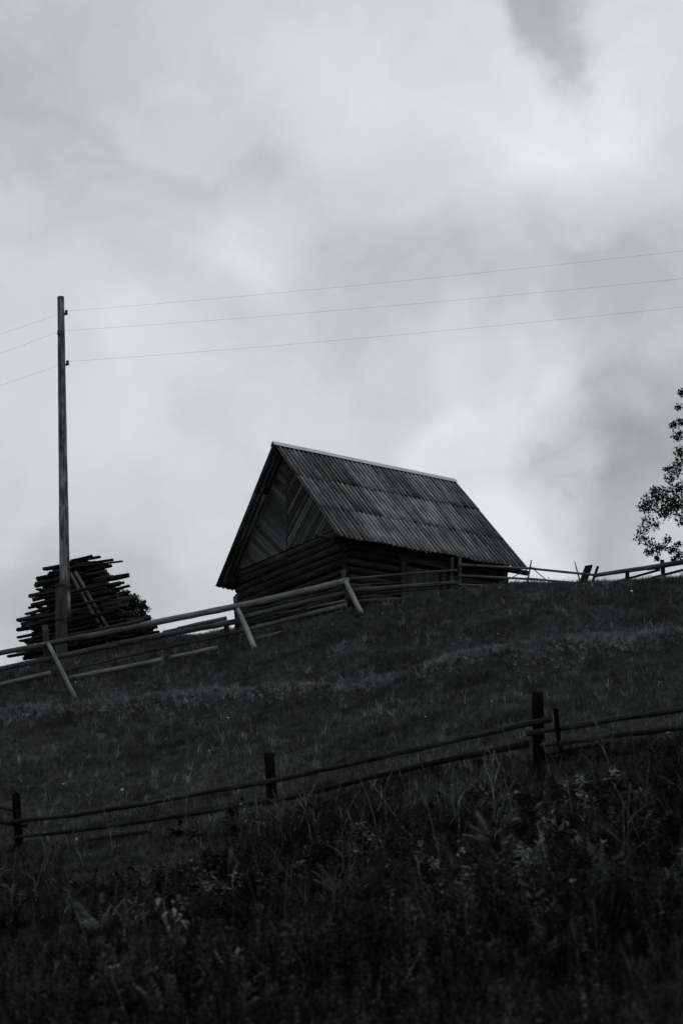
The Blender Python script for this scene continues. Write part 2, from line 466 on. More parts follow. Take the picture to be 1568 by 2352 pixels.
GB = TOPW + .02
def gable(yw, front):
    sgn = -1 if front else 1
    ang = math.radians(39); bw_ = .118
    for side in (-1, 1):
        tri = [(0.012 * side, GB), (side * (RIDGE - .07 - GB) / slope, GB), (0.012 * side, RIDGE - .07)]
        if side < 0: tri = tri[::-1]
        # board axis runs from the rake down to the middle; n is its normal
        ax = Vector((-side * math.cos(ang), 0, -math.sin(ang))); nrm = Vector((-side * math.sin(ang), 0, math.cos(ang)))
        offs = [nrm.x * x + nrm.z * z for x, z in tri]
        k = min(offs) - random.uniform(0, .1)
        while k < max(offs):
            w = bw_ * random.uniform(.85, 1.12)
            p = clip(clip(tri, nrm.x, nrm.z, k + w - .008), -nrm.x, -nrm.z, -(k + .004))
            if len(p) >= 3:
                # local frame: Z along the board, X across
                R = Matrix((nrm, Vector((0, 1, 0)) if True else None, ax)).transposed().to_4x4()
                if R.determinant() < 0:
                    R = Matrix((-nrm, Vector((0, 1, 0)), ax)).transposed().to_4x4()
                c = sum(q[0] for q in p) / len(p), sum(q[1] for q in p) / len(p)
                ML = Matrix.Translation(Vector((c[0], yw, c[1]))) @ R
                inv = ML.inverted()
                pl = [inv @ Vector((q[0], yw, q[1])) for q in p]
                lift = random.uniform(-.004, .006)
                n = len(pl)
                # each board laps a little over the next one: upper edge in, lower edge out
                def yy(q3):
                    a_ = (nrm.x * q3[0] + nrm.z * q3[1] - k) / w
                    return sgn * (.012 + lift + .014 * (1 - a_))
                vs = [(l.x, yy(q), l.z) for l, q in zip(pl, p)] + [(l.x, -sgn * .012, l.z) for l in pl]
                fs = [tuple(range(n)), tuple(reversed(range(n, 2 * n)))] + [(i, i + n, (i + 1) % n + n, (i + 1) % n) for i in range(n)]
                link("gable_board", mesh("gable_board", vs, fs, W_BOARD), HM @ ML, hut)
            k += w
gable(-.02, True)
gable(HL + .02, False)
hut_board("king_board", 0, -.045, GB, RIDGE - .1, .045, .02, W_BOARD, hut)
# rafters and battens beneath the sheets
for s in (-1, 1):
    for y in np.linspace(.06, RL - OVH - .5, 6):
        plank("rafter", hl(s * (HW - .1), y, EAVE + .02), hl(0, y, RIDGE - .09), .06, .1, W_HOUSE, hut)
    for q in np.linspace(.04, .97, 8):
        plank("batten", hl(s * HW * q, .03, RIDGE - DROP * q - .045), hl(s * HW * q, RL - OVH - .03, RIDGE - DROP * q - .045), .06, .03, W_HOUSE, hut)
# roof: three courses of corrugated sheets on each side
roof = thing("roof", None, None, HM @ Matrix.Translation((0, 0, RIDGE)))
roof.parent = hut; roof.matrix_basis = WM[hut.name].inverted() @ WM[roof.name]
NS, WV = 6, 7
SW = RL / NS; PIT = SW / WV; SL = math.hypot(HW, DROP); CL = SL / 3
def sheet_mesh(name, L, seed):
    rn = random.Random(seed)
    seg = WV * 8 + 3
    vs, fs = [], []
    rows = 4
    for side in (0, 1):
        for j in range(rows + 1):
            for i in range(seg + 1):
                x = i * PIT / 8
                z = .026 * math.cos(2 * math.pi * x / PIT)
                wav = rn.uniform(-.0015, .0015)
                vs.append((x - SW / 2, -j * L / rows + (rn.uniform(-.012, .012) + .02 * math.sin(x * 5 + seed) if j == rows else 0), z + wav - side * .008))
    n1 = (rows + 1) * (seg + 1)
    for j in range(rows):
        for i in range(seg):
            a = j * (seg + 1) + i
            fs.append((a, a + seg + 1, a + seg + 2, a + 1)); fs.append((a + n1, a + 1 + n1, a + seg + 2 + n1, a + seg + 1 + n1))
    ns = len(fs)
    for i in range(seg):
        a = rows * (seg + 1) + i
        fs.append((a, a + n1, a + n1 + 1, a + 1)); fs.append((i + 1, i + 1 + n1, i + n1, i))
    for j in range(rows):
        a = j * (seg + 1); b = a + seg
        fs.append((a, a + n1, a + n1 + seg + 1, a + seg + 1)); fs.append((b, b + seg + 1, b + seg + 1 + n1, b + n1))
    return mesh(name, vs, fs, M_ROOF, True, ns)
SHEETS = [sheet_mesh("roof_sheet", CL + .10, i) for i in range(4)]
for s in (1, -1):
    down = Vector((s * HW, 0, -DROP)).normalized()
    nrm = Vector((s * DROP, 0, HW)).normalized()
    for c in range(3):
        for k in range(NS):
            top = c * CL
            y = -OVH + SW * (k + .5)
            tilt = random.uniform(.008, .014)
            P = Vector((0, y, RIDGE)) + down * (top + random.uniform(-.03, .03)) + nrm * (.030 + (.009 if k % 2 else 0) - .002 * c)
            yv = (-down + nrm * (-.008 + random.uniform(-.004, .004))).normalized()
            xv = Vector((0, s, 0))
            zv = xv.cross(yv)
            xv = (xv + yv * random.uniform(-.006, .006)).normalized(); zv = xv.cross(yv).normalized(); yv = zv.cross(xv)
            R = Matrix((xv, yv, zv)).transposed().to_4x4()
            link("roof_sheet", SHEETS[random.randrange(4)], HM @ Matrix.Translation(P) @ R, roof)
# ridge cap, folded sheet metal
vs = []; fs = []
cw = .15; dn = Vector((HW, 0, -DROP)).normalized() * cw
prof = [(-dn.x, dn.z + .118), (0, .128), (dn.x, dn.z + .118), (dn.x, dn.z + .110), (0, .118), (-dn.x, dn.z + .110)]
for y in np.linspace(-OVH - .05, RL - OVH + .05, 9):
    jz = random.uniform(-.006, .006)
    vs += [(x, y, z + jz) for x, z in prof]
for i in range(8):
    for k in range(6):
        a = i * 6 + k; b = i * 6 + (k + 1) % 6
        fs.append((a, b, b + 6, a + 6))
fs += [tuple(range(6)), tuple(reversed(range(48, 54)))]
link("ridge_cap", mesh("ridge_cap", vs, fs, M_CAP), HM @ Matrix.Translation((0, 0, RIDGE)), roof)
# door in the long wall, vertical planks between jambs
door = thing("door", None, None, HM @ Matrix.Translation((HX + .13, 2.2, 0)))
door.parent = hut; door.matrix_basis = WM[hut.name].inverted() @ WM[door.name]
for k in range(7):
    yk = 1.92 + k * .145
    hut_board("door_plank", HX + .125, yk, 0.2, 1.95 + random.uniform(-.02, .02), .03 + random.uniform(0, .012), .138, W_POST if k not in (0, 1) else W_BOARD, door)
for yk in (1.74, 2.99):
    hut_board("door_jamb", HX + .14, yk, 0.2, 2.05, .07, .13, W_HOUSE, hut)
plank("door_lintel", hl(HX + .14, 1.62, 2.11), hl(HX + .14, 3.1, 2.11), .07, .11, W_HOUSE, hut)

# ---------------------------------------------------------------- upper log fence along the crest
def R_(par, u0, v0, u1, v1, d0, d1, mat=None, name="rail", Y0=None, Y1=None, dy=0., Yf=YA, **kw):
    Y0 = (Yf(u0) if Y0 is None else Y0) + dy; Y1 = (Yf(u1) if Y1 is None else Y1) + dy
    # d0, d1: log diameters in metres
    return log(name, at(u0, v0, Y0), at(u1, v1, Y1), d0 / 2, d1 / 2, mat or W_FENCE, par, **kw)
def root(u, v, Y):
    p = at(u, v, Y); return Vector((p.x, p.y, hz(p.x, p.y)))
fa = thing("log_fence", "weathered log rail fence with slanting braces coloured as if lit below the hut", "fence", root(545, 1480, YA(545)))
R_(fa, -60, 1512, 336, 1436, .115, .135, bend=.008)
R_(fa, 322, 1437, 800, 1333, .135, .165, bend=.008)
R_(fa, -60, 1549, 268, 1480, .105, .12, bend=.008, dy=.03)
R_(fa, 255, 1481, 552, 1426, .12, .135, bend=.008, dy=.03)
R_(fa, -60, 1587, 116, 1546, .09, .10, bend=.01, dy=.05)
R_(fa, 135, 1545, 560, 1449, .06, .085, W_POST, bend=.012, dy=.1)
R_(fa, 157, 1558, 372, 1515, .10, .11, W_FENCE, bend=.008, dy=-.05)
R_(fa, 390, 1512, 500, 1488, .105, .11, W_FENCE, bend=.004, dy=-.05)
R_(fa, 374, 1452, 490, 1429, .07, .08, bend=.01, dy=.35)
R_(fa, 408, 1444, 520, 1420, .08, .10, bend=.01, dy=.28)
R_(fa, 545, 1421, 792, 1362, .10, .11, bend=.008, dy=.06)
R_(fa, 640, 1409, 792, 1379, .04, .06, W_PALE, bend=.01, dy=.12)
R_(fa, 566, 1448, 796, 1390, .10, .115, bend=.008, dy=.04)
R_(fa, 556, 1408, 786, 1352, .07, .06, W_POST, bend=.012, dy=.16)
R_(fa, 600, 1428, 788, 1372, .06, .075, W_POST, bend=.012, dy=.14)
R_(fa, 560, 1434, 780, 1400, .05, .05, W_POST, bend=.012, dy=.2)
R_(fa, 588, 1468, 764, 1421, .085, .09, bend=.008, dy=-.03)
for (u0, v0, u1, v1, d, lean) in [(103, 1437, 112, 1575, .15, 0), (540, 1371, 550, 1500, .12, 0), (788, 1310, 795, 1440, .12, 0)]:
    R_(fa, u1, v1, u0, v0, d, d * .85, W_POST, "post", Y0=YA(u0) + .16, Y1=YA(u0) + .16, bend=.004)
R_(fa, 775, 1450, 770, 1408, .05, .04, W_POST, "stake", dy=.0)
R_(fa, 520, 1462, 520, 1436, .13, .11, W_POST, "stake", dy=.5)
for (u0, v0, u1, v1, d, dy) in [(110, 1477, 174, 1606, .095, 1.0), (546, 1400, 586, 1494, .125, 1.0), (794, 1338, 836, 1420, .125, .9)]:
    log("brace", at(u1, v1, YA(u1) - dy), at(u0, v0, YA(u0) - .05), d / 2, d * .44, W_PALE, fa, bend=.008)

fb = thing("log_fence", "dark low rail fence in front of the hut door, ending at a broad board post", "fence", root(925, 1380, YA(925)))
R_(fb, 797, 1330, 1049, 1310, .052, .066, bend=.006, rings=12)
R_(fb, 806, 1357, 1054, 1338, .125, .11, W_POST, bend=.006, rings=10)
R_(fb, 818, 1373, 950, 1361, .035, .03, W_FENCE, bend=.01, dy=.08)
R_(fb, 800, 1345, 930, 1337, .04, .035, W_POST, bend=.015, dy=.12)
R_(fb, 812, 1366, 1000, 1352, .045, .04, W_POST, bend=.012, dy=.12)
R_(fb, 830, 1380, 900, 1367, .03, .03, W_FENCE, bend=.02, dy=.1)
R_(fb, 816, 1383, 920, 1377, .105, .10, W_POST, bend=.006, dy=-.02)
R_(fb, 900, 1378, 952, 1372, .07, .06, W_POST, bend=.01, dy=.1)
plank("board_post", at(1037, 1385, YA(1037) + .12), at(1038, 1281, YA(1037) + .12), .15, .05, W_POST, fb)
R_(fb, 1056, 1385, 1056, 1281, .09, .07, W_FENCE, "post", dy=.04, bend=.004)

fc = thing("pole_fence", "fence of three thin poles running right from the hut to the leaning board", "fence", root(1210, 1356, YA(1210)))
R_(fc, 1052, 1297, 1226, 1306, .06, .055, W_ROD, bend=.004, dy=-.06, rings=10)
R_(fc, 1212, 1305, 1366, 1321, .055, .06, W_ROD, bend=.005, dy=-.06, rings=10)
R_(fc, 1052, 1322, 1226, 1331, .055, .055, W_ROD, bend=.004, dy=-.06, rings=10)
R_(fc, 1208, 1329, 1345, 1342, .055, .05, W_ROD, bend=.006, dy=-.06, rings=10)
R_(fc, 1052, 1343, 1200, 1351, .05, .045, W_ROD, bend=.006, dy=-.06)
R_(fc, 1207, 1362, 1220, 1287, .055, .03, W_ROD, "stake", dy=-.14, bend=.004)
R_(fc, 1280, 1354, 1219, 1302, .026, .022, W_ROD, "prop", Y0=YA(1280) + .5, Y1=YA(1219) - .08, bend=.01)
R_(fc, 1128, 1352, 1212, 1307, .026, .022, W_ROD, "prop", Y0=YA(1128) + .5, Y1=YA(1212) - .08, bend=.01)
R_(fc, 1334, 1345, 1319, 1290, .045, .025, W_ROD, "stake", dy=-.12, bend=.004)

lb = thing("leaning_board", "wide dark board leaning on the crest beside the thin pole fence", "board", root(1340, 1345, 38.2))
plank("board", at(1334, 1350, 38.25), at(1352, 1299, 38.35), .24, .06, W_DARK, lb, roll=.15, jit=.012)
sk = thing("short_stake", "short round stake tilted right at the start of the thick crest logs", "stake", root(1360, 1345, 38.1))
R_(sk, 1356, 1350, 1373, 1301, .07, .065, W_DARK, "stake_shaft", Y0=38.0, Y1=38.0)

fd = thing("log_fence", "thick low log fence on the crest at the right edge, under the tree", "fence", root(1440, 1335, YA(1440)))
R_(fd, 1366, 1322, 1500, 1302, .095, .12, bend=.006, Y0=38.0)
R_(fd, 1486, 1305, 1660, 1274, .12, .15, bend=.006)
R_(fd, 1400, 1340, 1514, 1309, .05, .06, W_DARK, bend=.01, dy=.25)
R_(fd, 1495, 1328, 1660, 1284, .055, .065, W_DARK, bend=.01, dy=.2)
R_(fd, 1441, 1350, 1440, 1312, .105, .10, W_DARK, "post", dy=.16, bend=.004)
R_(fd, 1524, 1340, 1520, 1287, .105, .10, W_DARK, "post", dy=.14, bend=.004)

# ---------------------------------------------------------------- lower fence in the weeds
fe = thing("pole_fence", "old dark pole fence crossing the weedy lower slope", "fence", root(626, 1864, YB(626)))
kB = dict(Yf=YB, seg=9, bend=.012, rough=.12)
R_(fe, -60, 1842, 40, 1863, .062, .06, W_RAIL, dy=-.03, **kB)
R_(fe, 26, 1888, 644, 1790, .06, .066, W_RAIL, dy=-.09, **kB)
R_(fe, 596, 1801, 1267, 1651, .062, .062, W_RAIL, dy=-.09, **kB)
R_(fe, 1208, 1687, 1640, 1617, .062, .07, W_RAIL, dy=-.09, **kB)
R_(fe, -60, 1880, 60, 1898, .045, .045, W_RAIL, dy=.02, **kB)
R_(fe, 30, 1925, 636, 1838, .045, .055, W_RAIL, dy=-.08, **kB)
R_(fe, 606, 1848, 1212, 1708, .055, .08, W_RAIL, dy=-.08, **kB)
R_(fe, 90, 1955, 600, 1880, .05, .05, W_RAIL, dy=-.03, **kB)
R_(fe, 1228, 1713, 1420, 1687, .055, .06, W_RAIL, dy=-.04, **kB)
R_(fe, 1400, 1691, 1640, 1660, .06, .06, W_RAIL, dy=-.08, **kB)
R_(fe, 1230, 1737, 1400, 1706, .05, .05, W_RAIL, dy=.03, **kB)
R_(fe, 1240, 1752, 1640, 1700, .045, .045, W_RAIL, dy=-.03, **kB)
for (u0, v0, u1, v1, d) in [(36, 1824, 46, 1985, .12), (618, 1732, 630, 1900, .14), (1234, 1591, 1239, 1805, .145)]:
    R_(fe, u1, v1, u0, v0, d, d * .95, W_CHAR, "post", Yf=YB, bend=.004, seg=10)
R_(fe, 1292, 1790, 1275, 1628, .05, .056, W_CHAR, "stake", Yf=YB, dy=-.16, bend=.004)

# ---------------------------------------------------------------- utility pole with its stub post, and the wires
YP = 36.2
pl_ = thing("utility_pole", "tall leaning wooden utility pole lashed to a stub post before the timber stack", "utility pole", root(141, 1505, YP))
log("pole_shaft", at(150, 1420, YP + .05), at(139.5, 682, YP), .125, .082, W_POLE, pl_, seg=14, rings=16, bend=.0015, rough=.03)
sp = plank("stub_post", at(141.5, 1530, YP - .22), at(140.5, 1342, YP - .20), .235, .2, W_POST, pl_, jit=.01)
for v in (1350, 1427):
    c = at(144, v, YP - .1); vs = []; fs = []
    nn = 16
    for k in range(nn):
        a = 2 * math.pi * k / nn
        cx = math.copysign(abs(math.cos(a)) ** .5, math.cos(a)) * .145; cy = math.copysign(abs(math.sin(a)) ** .5, math.sin(a)) * .25
        for (rr, zz) in ((1, -.022), (1.06, -.022), (1.06, .022), (1, .022)):
            vs.append((cx * rr, cy * rr, zz))
    for k in range(nn):
        for j in range(4):
            a = k * 4 + j; b = k * 4 + (j + 1) % 4; k2 = (k + 1) % nn
            fs.append((a, b, k2 * 4 + (j + 1) % 4, k2 * 4 + j))
    link("wire_binding", mesh("wire_binding", vs, fs, M_IRON), Matrix.Translation(c), pl_)
def lathe(name, prof, mat, M, parent, seg=12):
    vs, fs = [], []
    for r, z in prof:
        for k in range(seg):
            a = 2 * math.pi * k / seg; vs.append((r * math.cos(a), r * math.sin(a), z))
    for i in range(len(prof) - 1):
        for k in range(seg):
            k2 = (k + 1) % seg; fs.append((i * seg + k, i * seg + k2, (i + 1) * seg + k2, (i + 1) * seg + k))
    fs += [tuple(reversed(range(seg))), tuple(range((len(prof) - 1) * seg, len(prof) * seg))]
    return link(name, mesh(name, vs, fs, mat, True), M, parent)
INS = [(152, 717, .0), (135, 763, -.12), (155, 833, .0)]
ins_p = []
for (u, v, dy) in INS:
    p = at(u, v, YP + dy - .02)
    ax = at(u, v - 20, YP + dy - .02) - p
    io = lathe("insulator", [(.012, -.07), (.042, -.05), (.046, -.02), (.026, -.005), (.036, .015), (.036, .045), (.02, .06), (.008, .065)], M_CERAM, Matrix.Translation(p), pl_)
    c = at(145 if u > 145 else 142, v, YP)
    log("hook", p + Vector((0, 0, -.06)), Vector((c.x, c.y, p.z - .075)), .011, .011, M_IRON, io, seg=6, rings=2, bend=.0)
    ins_p.append(p)
for i, ((vl, vr), nm) in enumerate(zip([(760, 573), (804, 637), (878, 702)], ["uppermost", "middle", "lowest"])):
    p = ins_p[i] + Vector((0, 0, .03))
    pr = at(1568, vr - 4, 31.0); plft = at(0, vl, 38.5)
    pr = p + (pr - p) * 1.25; plft = p + (plft - p) * 3.0
    pts = []
    for k in range(13):
        s = k / 12; q = plft.lerp(p, s); q = q - Vector((0, 0, .10 * 4 * s * (1 - s))); pts.append(q)
    for k in range(1, 41):
        s = k / 40; q = p.lerp(pr, s); q = q - Vector((0, 0, .10 * 4 * s * (1 - s))); pts.append(q)
    vs, fs = [], []
    for q in pts:
        for a in range(4):
            th = a * math.pi / 2; vs.append(q + Vector((0, math.cos(th), math.sin(th))) * .0023)
    for k in range(len(pts) - 1):
        for a in range(4):
            a2 = (a + 1) % 4; fs.append((k * 4 + a, k * 4 + a2, k * 4 + 4 + a2, k * 4 + 4 + a))
    w = link("overhead_wire", mesh("overhead_wire", vs, fs, M_WIRE, True))
    tag(w, f"{nm} of the three thin overhead wires on the utility pole", "wire", "overhead wires")

# ---------------------------------------------------------------- timber stack behind the pole
SY = 38.0
S0 = at(191, 1500, SY)
SA = math.radians(24); TL = math.radians(3.6)
SM = Matrix.Translation(S0) @ Matrix.Rotation(-SA, 4, 'Z') @ Matrix.Rotation(-TL, 4, 'Y')
st = thing("timber_stack", "tapering dark stack of criss-crossed timber slabs behind the utility pole", "timber stack", SM)
def slab_mesh(seed, mat):
    rn = random.Random(seed)
    w = .13; h = .066; vs = []; fs = []
    prof = [(-.5, -.5), (.5, -.5), (.5, .05), (.28, .42), (0, .52), (-.28, .40), (-.5, .0)]
    for j in range(4):
        s = j / 3
        ox = rn.uniform(-.008, .008); oz = rn.uniform(-.006, .006); k = 1 + rn.uniform(-.12, .12)
        for (x, z) in prof:
            vs.append((x * w * k + ox, z * h * k + oz, s - .5))
    n = len(prof)
    for j in range(3):
        for i in range(n):
            i2 = (i + 1) % n; fs.append((j * n + i, j * n + i2, (j + 1) * n + i2, (j + 1) * n + i))
    fs += [tuple(reversed(range(n))), tuple(range(3 * n, 4 * n))]
    return mesh("slab", vs, fs, mat)
SLABS = [slab_mesh(i, W_SLAB) for i in range(6)] + [slab_mesh(i + 20, W_SLABL) for i in range(2)]
RXZ = Matrix.Rotation(math.radians(90), 4, 'Y')          # local Z -> stack X
RYZ = Matrix.Rotation(math.radians(-90), 4, 'X')         # local Z -> stack Y
sx = .00285; shh = .00268
yl = [200, 218, 270, 341, 443, 520, 703, 818, 984, 1020]; xl = [560, 388, 395, 345, 300, 280, 240, 262, 245, 200]
yr = [174, 200, 245, 270, 312, 419, 471, 622, 822, 976, 1020]; xr = [830, 900, 1015, 1090, 1000, 1155, 1110, 1230, 1350, 1430, 1440]
y0 = 184.0; layer = 0
while y0 < 1030:
    t_ = (y0 - 180) / 850
    dep = .35 + .75 * t_
    L_, R2 = np.interp(y0, yl, xl), np.interp(y0, yr, xr)
    h = (1010 - y0) * shh
    nrow = 4 + int(2 * t_)
    for r in range(nrow):
        a = (L_ + random.uniform(0, 120) + (60 if r else 0) * random.random() - 750) * sx
        b = (R2 - random.uniform(-40, 60) - (140 if r else 0) * random.random() - 750) * sx
        if b - a < .4: continue
        yy = -dep + 2 * dep * (r + .5) / nrow + random.uniform(-.05, .05)
        M = SM @ Matrix.Translation(((a + b) / 2, yy, h + random.uniform(-.018, .018))) @ Matrix.Rotation(random.uniform(-.035, .035), 4, 'Z') @ Matrix.Rotation(random.gauss(0, .028), 4, 'Y') @ RXZ
        M = M @ Matrix.Rotation(random.choice((0, math.pi)) + math.pi / 2, 4, 'Z') @ Matrix.Diagonal((random.uniform(.6, 1.2), random.uniform(.55, 1.45), b - a, 1))
        link("slab", SLABS[random.randrange(6)], M, st)
    y0 += random.uniform(34, 44)
    if layer % 2 == 0:
        nc = 4
        for c in range(nc):
            xx = (L_ + 90 + (R2 - L_ - 180) * (c + random.uniform(.2, .8)) / nc - 750) * sx
            M = SM @ Matrix.Translation((xx, random.uniform(-.05, .05), h - .045)) @ Matrix.Rotation(random.uniform(-.1, .1), 4, 'Z') @ RYZ @ Matrix.Diagonal((1, .8, 2 * dep + .15, 1))
            link("slab", SLABS[random.randrange(6)], M, st)
    layer += 1
# slabs leaning down the face of the stack, lit look painted lighter
for (u0, v0, u1, v1) in [(162, 1316, 240, 1452), (174, 1314, 254, 1450), (240, 1438, 268, 1482), (226, 1442, 256, 1486)]:
    pa = at(u1, v1, SY - 1.32); pb = at(u0, v0, SY - .80)
    M, L = frame(pa, pb)
    link("slab", SLABS[6 + (u0 % 2)], M @ Matrix.Translation((0, 0, L / 2)) @ Matrix.Diagonal((.75, .7, L, 1)), st)
for (u0, v0, u1, v1, yy) in [(150, 1362, 245, 1342, -1.1), (160, 1425, 262, 1404, -1.36), (150, 1462, 330, 1424, -1.45), (165, 1392, 250, 1374, -1.2)]:
    pa = at(u0, v0, SY + yy); pb = at(u1, v1, SY + yy)
    M, L = frame(pa, pb)
    link("slab", SLABS[u0 % 6], M @ Matrix.Translation((0, 0, L / 2)) @ Matrix.Diagonal((.8, 1.1, L, 1)), st)

# long ends jutting out at the top right and left of the stack
for k, (x0_, y0_, x1_, y1_, th_) in enumerate([(640, 268, 1098, 212, .45), (640, 208, 826, 164, .7), (690, 205, 898, 172, .9), (670, 250, 1014, 200, .8), (780, 300, 1000, 250, 1.1), (860, 392, 1156, 338, 1.6), (760, 440, 1112, 405, .8),
                                             (388, 284, 620, 236, 1.1), (342, 414, 640, 345, 1.4), (280, 606, 560, 540, 1.2), (240, 792, 560, 712, 1.4), (900, 585, 1230, 535, 1.5), (1000, 770, 1350, 715, 1.4), (1050, 885, 1428, 845, .8), (300, 525, 560, 470, .8)]):
    c_ = [((x * .2563), (2150 + y * .4464) * .57415) for x, y in ((x0_, y0_), (x1_, y1_))]
    yy = SY - .35 - .0006 * y0_
    M, L = frame(at(c_[0][0], c_[0][1], yy), at(c_[1][0], c_[1][1], yy - .12))
    link("slab", SLABS[k % 6], M @ Matrix.Translation((0, 0, L / 2)) @ Matrix.Diagonal((.8, th_, L, 1)), st)

# ---------------------------------------------------------------- trees
def leaf_cloud(name, centres, n_per, size, mat, parent, seed, M=None):
    """many small bent leaf faces in uneven clumps; centres: (point, radius)"""
    rn = np.random.default_rng(seed)
    V = []; F = []; cnt = 0
    for (c, rad, dens) in centres:
        n = int(n_per * dens)
        d = rn.normal(size=(n, 3)); d /= np.linalg.norm(d, axis=1)[:, None]
        rr = rad * rn.uniform(.1, 1, n) ** .6
        p = np.array(c) + d * rr[:, None] * np.array([1, 1, .8])
        for q in p:
            a = rn.normal(size=3); a /= np.linalg.norm(a); a[2] -= .3
            b = np.cross(a, rn.normal(size=3)); b /= np.linalg.norm(b)
            s = size * rn.uniform(.6, 1.3); w = s * rn.uniform(.3, .42)
            nn = np.cross(a, b) * s * .12
            V += [q, q + a * s * .5 + b * w + nn, q + a * s, q + a * s * .5 - b * w + nn]
            F += [(cnt, cnt + 1, cnt + 2), (cnt, cnt + 2, cnt + 3)]; cnt += 4
    me = mesh(name, V, F, mat)
    return link(name, me, M, parent)
def limbs(name, segs, mat, parent, M=None):
    vs, fs = [], []
    for (p0, p1, r0, r1) in segs:
        p0, p1 = Vector(p0), Vector(p1)
        q = (p1 - p0).to_track_quat('Z', 'Y'); n = 7; b = len(vs)
        k = 5; bend = Vector((random.uniform(-1, 1), random.uniform(-1, 1), random.uniform(-.5, .5))) * (p1 - p0).length * .05
        for j in range(k):
            s = j / (k - 1); c = p0.lerp(p1, s) + bend * math.sin(math.pi * s); r = r0 + (r1 - r0) * s
            for i in range(n):
                a = 2 * math.pi * i / n; vs.append(c + q @ Vector((r * math.cos(a), r * math.sin(a), 0)))
        for j in range(k - 1):
            for i in range(n):
                i2 = (i + 1) % n; fs.append((b + j * n + i, b + j * n + i2, b + (j + 1) * n + i2, b + (j + 1) * n + i))
        fs.append(tuple(range(b + (k - 1) * n, b + k * n)))
    return link(name, mesh(name, vs, fs, mat, True), M, parent)
YT = 42.0
tb = at(1655, 1300, YT); tb = Vector((tb.x, tb.y, hz(tb.x, tb.y)))
tr = thing("broadleaf_tree", "dark leafy tree reaching in from the right edge above the crest fence", "tree", tb)
top = at(1645, 780, YT)
segs = [(tb - Vector((0, 0, .3)), tb.lerp(top, .45), .17, .11), (tb.lerp(top, .45), top, .11, .03)]
clumps = []
RB = random.Random(5)
def px2m(px): return px * YT / FPX
spec = [(1500, 1150, 34, 1.6), (1525, 1135, 30, 1.2), (1545, 1160, 30, 1.4), (1480, 1165, 20, .8), (1525, 1175, 26, 1.2), (1505, 1128, 18, .6), (1490, 1195, 22, .5), (1478, 1215, 18, .35), (1508, 1205, 16, .3),
        (1470, 1235, 15, .35), (1490, 1245, 18, .45), (1505, 1262, 18, .6), (1520, 1255, 14, .4), (1488, 1268, 12, .3), (1532, 1238, 14, .35), (1508, 1282, 9, .25), (1545, 1262, 14, .5), (1560, 1275, 14, .5), (1548, 1285, 10, .4), (1558, 1250, 10, .3),
        (1545, 1085, 22, .8), (1560, 1065, 22, .9), (1538, 1100, 14, .4), (1560, 1120, 24, 1.2), (1530, 1075, 10, .25), (1562, 1035, 18, .7), (1556, 1000, 18, .7), (1545, 975, 12, .35), (1562, 970, 16, .6), (1558, 935, 10, .35), (1565, 900, 12, .5),
        (1556, 1150, 30, 1.5), (1570, 1190, 24, .9)]
for (u, v, r, dn_) in spec:
    c = at(u, v, YT + RB.uniform(-.5, .5)); clumps.append((c, px2m(r), dn_ * 1.1))
    src = tb.lerp(top, max(0.30, min(.95, (1330 - v) / 560 + .08)))
    if RB.random() < .35 and v < 1150: segs.append((src, c, .012, .004))
    for _ in range(5):
        d = Vector((RB.uniform(-1, 1), RB.uniform(-1, 1), RB.uniform(-1, .6))).normalized() * px2m(r) * 1.05
        segs.append((c, c + d, .006, .003))
for k in range(70):      # the rest of the crown, beyond the edge of the photograph
    u = RB.uniform(1585, 1800); v = RB.uniform(800, 1270)
    Y = YT + RB.uniform(-1.6, 1.6)
    if abs(u - 1660) > 40 + (v - 760) * .22: continue
    c = at(u, v, Y); clumps.append((c, px2m(RB.uniform(20, 34)), RB.uniform(.8, 1.5)))
    segs.append((tb.lerp(top, max(.3, (1330 - v) / 560 - .05)), c, .03, .006))
limbs("trunk", segs, W_DARK, tr)
leaf_cloud("crown", clumps, 185, .068, M_LEAF, tr, 3)

YT2 = 47.0
t2b = at(215, 1500, YT2); t2b = Vector((t2b.x, t2b.y, hz(t2b.x, t2b.y)))
t2 = thing("round_tree", "low rounded leafy tree showing behind the timber stack", "tree", t2b)
cl = []; sg = [(t2b - Vector((0, 0, .3)), t2b + Vector((0, 0, 1.3)), .13, .08)]
cen = at(222, 1432, YT2)
for k in range(130):
    d = Vector((RB.gauss(0, 1), RB.gauss(0, 1), RB.gauss(0, 1))).normalized() * RB.uniform(.35, 1) ** .5
    c = cen + Vector((d.x * 1.52, d.y * 1.4, d.z * 1.22))
    cl.append((c, RB.uniform(.16, .3), RB.uniform(.7, 1.3)))
    if k % 4 == 0: sg.append((t2b + Vector((0, 0, RB.uniform(.7, 1.3))), c, .03, .006))
limbs("trunk", sg, W_DARK, t2)
leaf_cloud("crown", cl, 170, .085, M_LEAF, t2, 4)

